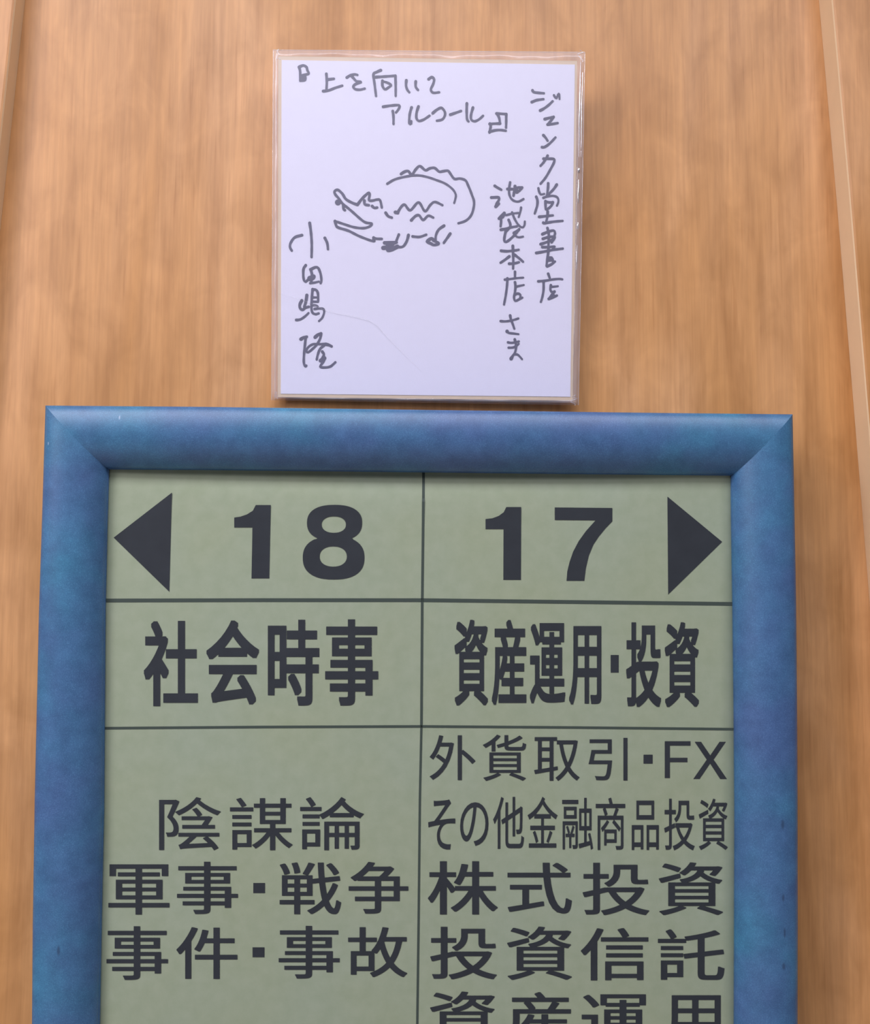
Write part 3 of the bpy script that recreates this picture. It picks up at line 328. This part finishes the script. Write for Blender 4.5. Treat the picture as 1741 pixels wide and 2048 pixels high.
# the printed sheet: lies in the rebate, its top edge sags back behind the rail
nx, nz = 30, 60
x0, x1 = -0.262, 0.262; z0, z1 = 0.035, 0.634
zt = T_IN[0][1]
def sag(x, z):
    u = max(0.0, 1 - ((x + 0.02) / 0.235) ** 2)
    return 0.0062 * u ** 0.8 * math.exp(-max(0.0, zt - z) / 0.010)
v = []; f = []
zz = [z0 + (0.56 - z0) * i / 20 for i in range(20)] + [0.56 + (z1 - 0.56) * i / 40 for i in range(41)]
for z in zz:
    for i in range(nx + 1):
        x = x0 + (x1 - x0) * i / nx
        v.append((x, sag(x, z), z))
w_ = nx + 1
for j in range(len(zz) - 1):
    for i in range(nx):
        f.append((j * w_ + i, j * w_ + i + 1, (j + 1) * w_ + i + 1, (j + 1) * w_ + i))
sheet = mesh('print_sheet', v, f, M_sheet, sign, smooth=True)
sheet.modifiers.new('thickness', 'SOLIDIFY').thickness = -0.0004
prism('backing_board', [(x0, 0.008, z0), (x1, 0.008, z0), (x1, 0.008, z1), (x0, 0.008, z1)],
      [(x0, 0.012, z0), (x1, 0.012, z0), (x1, 0.012, z1), (x0, 0.012, z1)], M_core, sign)
EPS = 0.00025

def filled(name, loops, mat, parent, y=-EPS):
    """flat print from closed outlines (holes are cut by even-odd fill)"""
    cu = bpy.data.curves.new(name, 'CURVE'); cu.dimensions = '2D'; cu.fill_mode = 'BOTH'
    for lp in loops:
        s = cu.splines.new('POLY'); s.points.add(len(lp) - 1)
        for p, (x, z) in zip(s.points, lp): p.co = (x, z, 0, 1)
        s.use_cyclic_u = True
    tmp = bpy.data.objects.new('tmp', cu); C.objects.link(tmp)
    dg = bpy.context.evaluated_depsgraph_get(); dg.update()
    me = bpy.data.meshes.new_from_object(tmp.evaluated_get(dg))
    bpy.data.objects.remove(tmp)
    vs = [(q.co.x, y, q.co.y) for q in me.vertices]; fs = [tuple(p.vertices) for p in me.polygons]
    bpy.data.meshes.remove(me)
    return mesh(name, vs, fs, mat, parent)

def loop_area(lp):
    return sum(a[0] * b[1] - b[0] * a[1] for a, b in zip(lp, lp[1:] + lp[:1]))
filled('numeral', NUM18[:1], M_print, sheet)
filled('numeral', NUM18[1:], M_print, sheet)
filled('numeral', NUM17[:1], M_print, sheet)
filled('numeral', NUM17[1:], M_print, sheet)
for a in ARROWS: filled('arrow', [a], M_print, sheet)
for pts, w in RULES:
    pts = [[a[0] + (b[0] - a[0]) * i / 24, a[1] + (b[1] - a[1]) * i / 24] for a, b in zip(pts, pts[1:]) for i in range(24)] + [pts[-1]]
    vertical = abs(pts[0][0] - pts[-1][0]) < abs(pts[0][1] - pts[-1][1])
    v = []
    for x, z in pts:
        v += [(x - w / 2, -EPS * .8, z), (x + w / 2, -EPS * .8, z)] if vertical else [(x, -EPS * .8, z - w / 2), (x, -EPS * .8, z + w / 2)]
    f = [(2 * i, 2 * i + 1, 2 * i + 3, 2 * i + 2) for i in range(len(pts) - 1)]
    if vertical:
        for k in range(len(v)):
            x, y, z = v[k]
            if z > 0.60: v[k] = (x, y + sag(x, z), z)
    mesh('rule_line', v, f, M_rule, sheet)

_glyph = {}
def glyph(ch, bold):
    key = (ch, bold)
    if key not in _glyph:
        cu = bpy.data.curves.new('glyph', 'FONT'); cu.body = ch; cu.resolution_u = 6
        cu.offset = bold; cu.fill_mode = 'BOTH'
        tmp = bpy.data.objects.new('tmp', cu); C.objects.link(tmp)
        dg = bpy.context.evaluated_depsgraph_get(); dg.update()
        me = bpy.data.meshes.new_from_object(tmp.evaluated_get(dg))
        bpy.data.objects.remove(tmp)
        vs = [(q.co.x, q.co.y) for q in me.vertices]; fs = [tuple(p.vertices) for p in me.polygons]
        bpy.data.meshes.remove(me)
        xs = [p[0] for p in vs]; ys = [p[1] for p in vs]
        mx, my = min(xs), min(ys); sx, sy = max(xs) - mx, max(ys) - my
        _glyph[key] = ([((x - mx) / sx, (y - my) / sy) for x, y in vs], fs)
    return _glyph[key]
BOX = ([(0, 0), (1, 0), (1, 1), (0, 1)], [(0, 1, 2, 3)])
LETTER_F = ([(0, 0), (.20, 0), (.20, .43), (.88, .43), (.88, .55), (.20, .55), (.20, .88), (1, .88), (1, 1), (0, 1)],
            [(0, 1, 2, 5, 6, 9), (2, 3, 4, 5), (6, 7, 8, 9)])
LETTER_X = ([(0, 0), (.19, 0), (.50, .415), (.80, 0), (1, 0), (.605, .52), (.97, 1), (.78, 1), (.505, .635), (.23, 1), (.04, 1), (.40, .52)],
            [(0, 1, 2, 11), (2, 3, 4, 5), (5, 6, 7, 8), (8, 9, 10, 11), (2, 5, 8, 11)])
WEIGHT = {0: (0.004, 0.004), 0.5: (0.012, 0.006), 1: (0.028, 0.016)}
for bold, items in LINES:
    vs, fs = [], []
    for ch, q in items:
        layer = 0.0; simple = ch in '■FX'
        g = BOX if ch == '■' else LETTER_F if ch == 'F' else LETTER_X if ch == 'X' else glyph(ch, 0.0)
        wx, wy = (0, 0) if simple else WEIGHT[bold]
        # heavier type: the outline is printed several times, each pass shifted a little
        for su, sv in ([(0, 0)] if simple else [(i, j) for i in (-1, -.33, .33, 1) for j in (-1, -.33, .33, 1)]):
          k = len(vs); layer += 0.000006
          for u, t in g[0]:
            u = wx + u * (1 - 2 * wx) + su * wx; t = wy + t * (1 - 2 * wy) + sv * wy
            ax = q[3][0] + (q[2][0] - q[3][0]) * u; az = q[3][1] + (q[2][1] - q[3][1]) * u
            bx = q[0][0] + (q[1][0] - q[0][0]) * u; bz = q[0][1] + (q[1][1] - q[0][1]) * u
            vs.append((ax + (bx - ax) * t, -EPS - layer, az + (bz - az) * t))
          fs += [tuple(k + i for i in p) for p in g[1]]
    mesh('lettering', vs, fs, M_print, sheet)

# hidden mounting: two steel hangers between the frame's back and the wall
Mi = sign.matrix_world.inverted()
for sx in (-0.2, 0.2):
    a = sign.matrix_world @ Vector((sx, 0.012, 0.64))
    prism('hanger', [Mi @ Vector((a.x - .01, -0.0001, a.z - .01)), Mi @ Vector((a.x + .01, -0.0001, a.z - .01)), Mi @ Vector((a.x + .01, -0.0001, a.z + .01)), Mi @ Vector((a.x - .01, -0.0001, a.z + .01))],
          [(sx - .01, 0.0195, .63), (sx + .01, 0.0195, .63), (sx + .01, 0.0195, .65), (sx - .01, 0.0195, .65)], M_metal, sign)

# ---------------------------------------------------------------- the autographed card in its clear sleeve
card = empty('autograph_card', CARD_M, 'white square card with marker writing and reptile doodle in clear sleeve above the blue frame', 'card')
P3 = lambda q, y: (q[0], y, q[1])
prism('cardboard', [P3(q, -0.0017) for q in BOARD], [P3(q, 0.0003) for q in BOARD], M_rim, card)
face = prism('paper_face', [P3(q, -0.0021) for q in FACE], [P3(q, -0.0017) for q in FACE], M_face, card)

def smooth_line(pts, step=0.0008):
    if len(pts) == 2: return pts
    out = []
    n = len(pts)
    for i in range(n - 1):
        p0 = pts[max(i - 1, 0)]; p1 = pts[i]; p2 = pts[i + 1]; p3 = pts[min(i + 2, n - 1)]
        L = math.dist(p1, p2); k = max(2, int(L / step))
        for j in range(k):
            t = j / k
            out.append([0.5 * (2 * p1[c] + (p2[c] - p0[c]) * t + (2 * p0[c] - 5 * p1[c] + 4 * p2[c] - p3[c]) * t * t + (3 * p1[c] - p0[c] - 3 * p2[c] + p3[c]) * t ** 3) for c in (0, 1)])
    out.append(pts[-1])
    return out

def ink(name, strokes, y):
    """marker strokes: flat ribbons with round ends, a little fuller where the pen lands"""
    vs, fs = [], []
    y0 = y
    for q_, (pts, w) in enumerate(strokes):
        y = y0 - 0.000006 * (q_ % 12)
        line = smooth_line(pts); n = len(line)
        total = sum(math.dist(a, b) for a, b in zip(line, line[1:])) or 1e-6
        run = 0; k0 = len(vs); phase = random.random() * 6
        for i, p in enumerate(line):
            if i: run += math.dist(line[i - 1], p)
            a = line[max(i - 1, 0)]; b = line[min(i + 1, n - 1)]
            dx, dz = b[0] - a[0], b[1] - a[1]; L = math.hypot(dx, dz) or 1
            t = run / total
            r = w / 2 * (1.0 + 0.10 * math.exp(-run / (1.2 * w)) - 0.12 * t + 0.05 * math.sin(run * 900 + phase))
            vs += [(p[0] - dz / L * r, y, p[1] + dx / L * r), (p[0] + dz / L * r, y, p[1] - dx / L * r)]
        fs += [(k0 + 2 * i, k0 + 2 * i + 1, k0 + 2 * i + 3, k0 + 2 * i + 2) for i in range(n - 1)]
        caps = [(0, 1.08), (n - 1, 0.90)] + [(i, 1.0) for i in range(1, n - 1) if i % 3 == 0]
        for i, s in caps:                       # round ends and round joints
            y -= 0.0000007; c = line[i]; r = w / 2 * s * (0.93 if 0 < i < n - 1 else 1); k = len(vs)
            m_ = 14
            vs += [(c[0] + r * math.cos(6.28318 * j / m_), y, c[1] + r * math.sin(6.28318 * j / m_)) for j in range(m_)]
            fs.append(tuple(range(k, k + m_)))
    return mesh(name, vs, fs, M_ink, face)
ink('handwriting', INK_WRITING, -0.00235)
ink('reptile_doodle', INK_DRAWING, -0.00235)

# sleeve: a film sheet over the face, a hazy flange round the card and welded, folded edges
def quadpt(q, u, t):
    a = [q[3][i] + (q[2][i] - q[3][i]) * u for i in (0, 1)]; b = [q[0][i] + (q[1][i] - q[0][i]) * u for i in (0, 1)]
    return [a[i] + (b[i] - a[i]) * t for i in (0, 1)]
def ring(q_in, q_out, y_in, y_out, name, mat, wav, seed):
    rnd = random.Random(seed); vs, fs = [], []
    per = 40; rows = 5
    def side(q, s):
        k, t = divmod(s, 1.0); k = int(k) % 4
        a, b = q[k], q[(k + 1) % 4]
        return [a[0] + (b[0] - a[0]) * t, a[1] + (b[1] - a[1]) * t]
    n = 4 * per
    ph = [rnd.random() * 6 for _ in range(6)]
    for i in range(n):
        s = i / per
        a, b = side(q_in, s), side(q_out, s)
        for j in range(rows):
            t = j / (rows - 1)
            wv = wav * math.sin(math.pi * t) * (0.5 + 0.5 * math.sin(s * 17 + ph[0]) * math.sin(s * 41 + ph[1]))
            y = y_in + (y_out - y_in) * t ** 1.3 - wv
            vs.append((a[0] + (b[0] - a[0]) * t, y, a[1] + (b[1] - a[1]) * t))
    for i in range(n):
        for j in range(rows - 1):
            fs.append((i * rows + j, i * rows + j + 1, ((i + 1) % n) * rows + j + 1, ((i + 1) % n) * rows + j))
    return mesh(name, vs, fs, mat, sleeve, smooth=True)

sleeve = prism('clear_sleeve', [P3(q, -0.00262) for q in BOARD], [P3(q, -0.00257) for q in BOARD], M_film, card)
ring(BOARD, SLEEVE, -0.0026, -0.0004, 'film_edge', M_film_edge, 0.0016, 3)

def fold(pts, r, mat, y=-0.002, name='film_fold'):
    """a fold of film standing up as a thin half-round ridge"""
    vs, fs = [], []; m_ = 7
    for i, p in enumerate(pts):
        a = pts[max(i - 1, 0)]; b = pts[min(i + 1, len(pts) - 1)]
        dx, dz = b[0] - a[0], b[1] - a[1]; L = math.hypot(dx, dz) or 1
        rr = r[i] if isinstance(r, list) else r
        for j in range(m_):
            th = math.pi * j / (m_ - 1)
            vs.append((p[0] - dz / L * rr * math.cos(th), y - rr * math.sin(th), p[1] + dx / L * rr * math.cos(th)))
    for i in range(len(pts) - 1):
        for j in range(m_ - 1):
            fs.append((i * m_ + j, i * m_ + j + 1, (i + 1) * m_ + j + 1, (i + 1) * m_ + j))
    return mesh(name, vs, fs, mat, sleeve, smooth=True)

def along(a, b, t0, t1, n, wob=0.0003, seed=1, dx=0.0):
    rnd = random.Random(seed)
    return [[a[0] + (b[0] - a[0]) * t + rnd.uniform(-wob, wob) + dx, a[1] + (b[1] - a[1]) * t] for t in [t0 + (t1 - t0) * i / n for i in range(n + 1)]]
TL, TR, BR, BL = SLEEVE
fold(along(TL, BL, 0.0, 1.0, 30, 0.0001), 0.00025, M_seam, -0.0005)
fold(along(TL, BL, 0.0, 1.0, 30, 0.0001, 2, 0.0030), 0.0002, M_seam, -0.001)
fold(along(TR, BR, 0.0, 1.0, 30, 0.0001), 0.00025, M_seam, -0.0005)
fold([[TL[0] + (TR[0] - TL[0]) * i / 20, TL[1] + (TR[1] - TL[1]) * i / 20] for i in range(21)], 0.0003, M_seam, -0.0006)
# wrinkles in the right hand channel, in film whitened to put in the glints
for t0, t1, dx, r, s in ((0.03, 0.30, -0.0040, 0.0007, 5), (0.06, 0.30, -0.0020, 0.0005, 6), (0.33, 0.345, -0.0036, 0.0012, 7), (0.365, 0.43, -0.0036, 0.0011, 8),
                         (0.485, 0.505, -0.0036, 0.0011, 9), (0.55, 0.62, -0.0040, 0.0008, 10), (0.30, 1.0, -0.0052, 0.00025, 11)):
    n = max(3, int((t1 - t0) * 40)); pts = along(TR, BR, t0, t1, n, 0.0002, s, dx)
    fold(pts, [r * math.sin(math.pi * (0.12 + 0.76 * i / n)) for i in range(n + 1)], M_glint, -0.0022)
for cx_, cz_, w in ((TL[0] + .004, TL[1] - .004, .003), (TR[0] - .004, TR[1] - .004, .0035), (BL[0] + .004, BL[1] + .004, .002), (BR[0] - .004, BR[1] + .004, .003)):
    rnd = random.Random(int(w * 1e5) + int(cx_ * 100))
    fold([[cx_ + rnd.uniform(-w, w), cz_ + (k - 3) * w / 2] for k in range(7)], 0.0004, M_seam, -0.0015)
crease = smooth_line(CREASE, 0.002)
fold(crease, [0.00005 + 0.00018 * math.sin(math.pi * i / len(crease)) for i in range(len(crease))], M_film_edge, -0.00262, 'film_crease')

# hidden mounting pads that hold the card off the wall
Mc = card.matrix_world.inverted()
for sx, z in ((-0.09, 0.02), (0.09, 0.02), (-0.09, 0.26), (0.09, 0.26)):
    a = card.matrix_world @ Vector((sx, 0.0003, z))
    q1 = [(a.x - .01, a.z - .01), (a.x + .01, a.z - .01), (a.x + .01, a.z + .01), (a.x - .01, a.z + .01)]
    prism('mounting_pad', [Mc @ Vector((x, -0.0001, zz_)) for x, zz_ in q1], [(sx - .01, 0.0003, z - .01), (sx + .01, 0.0003, z - .01), (sx + .01, 0.0003, z + .01), (sx - .01, 0.0003, z + .01)], M_tape, card)
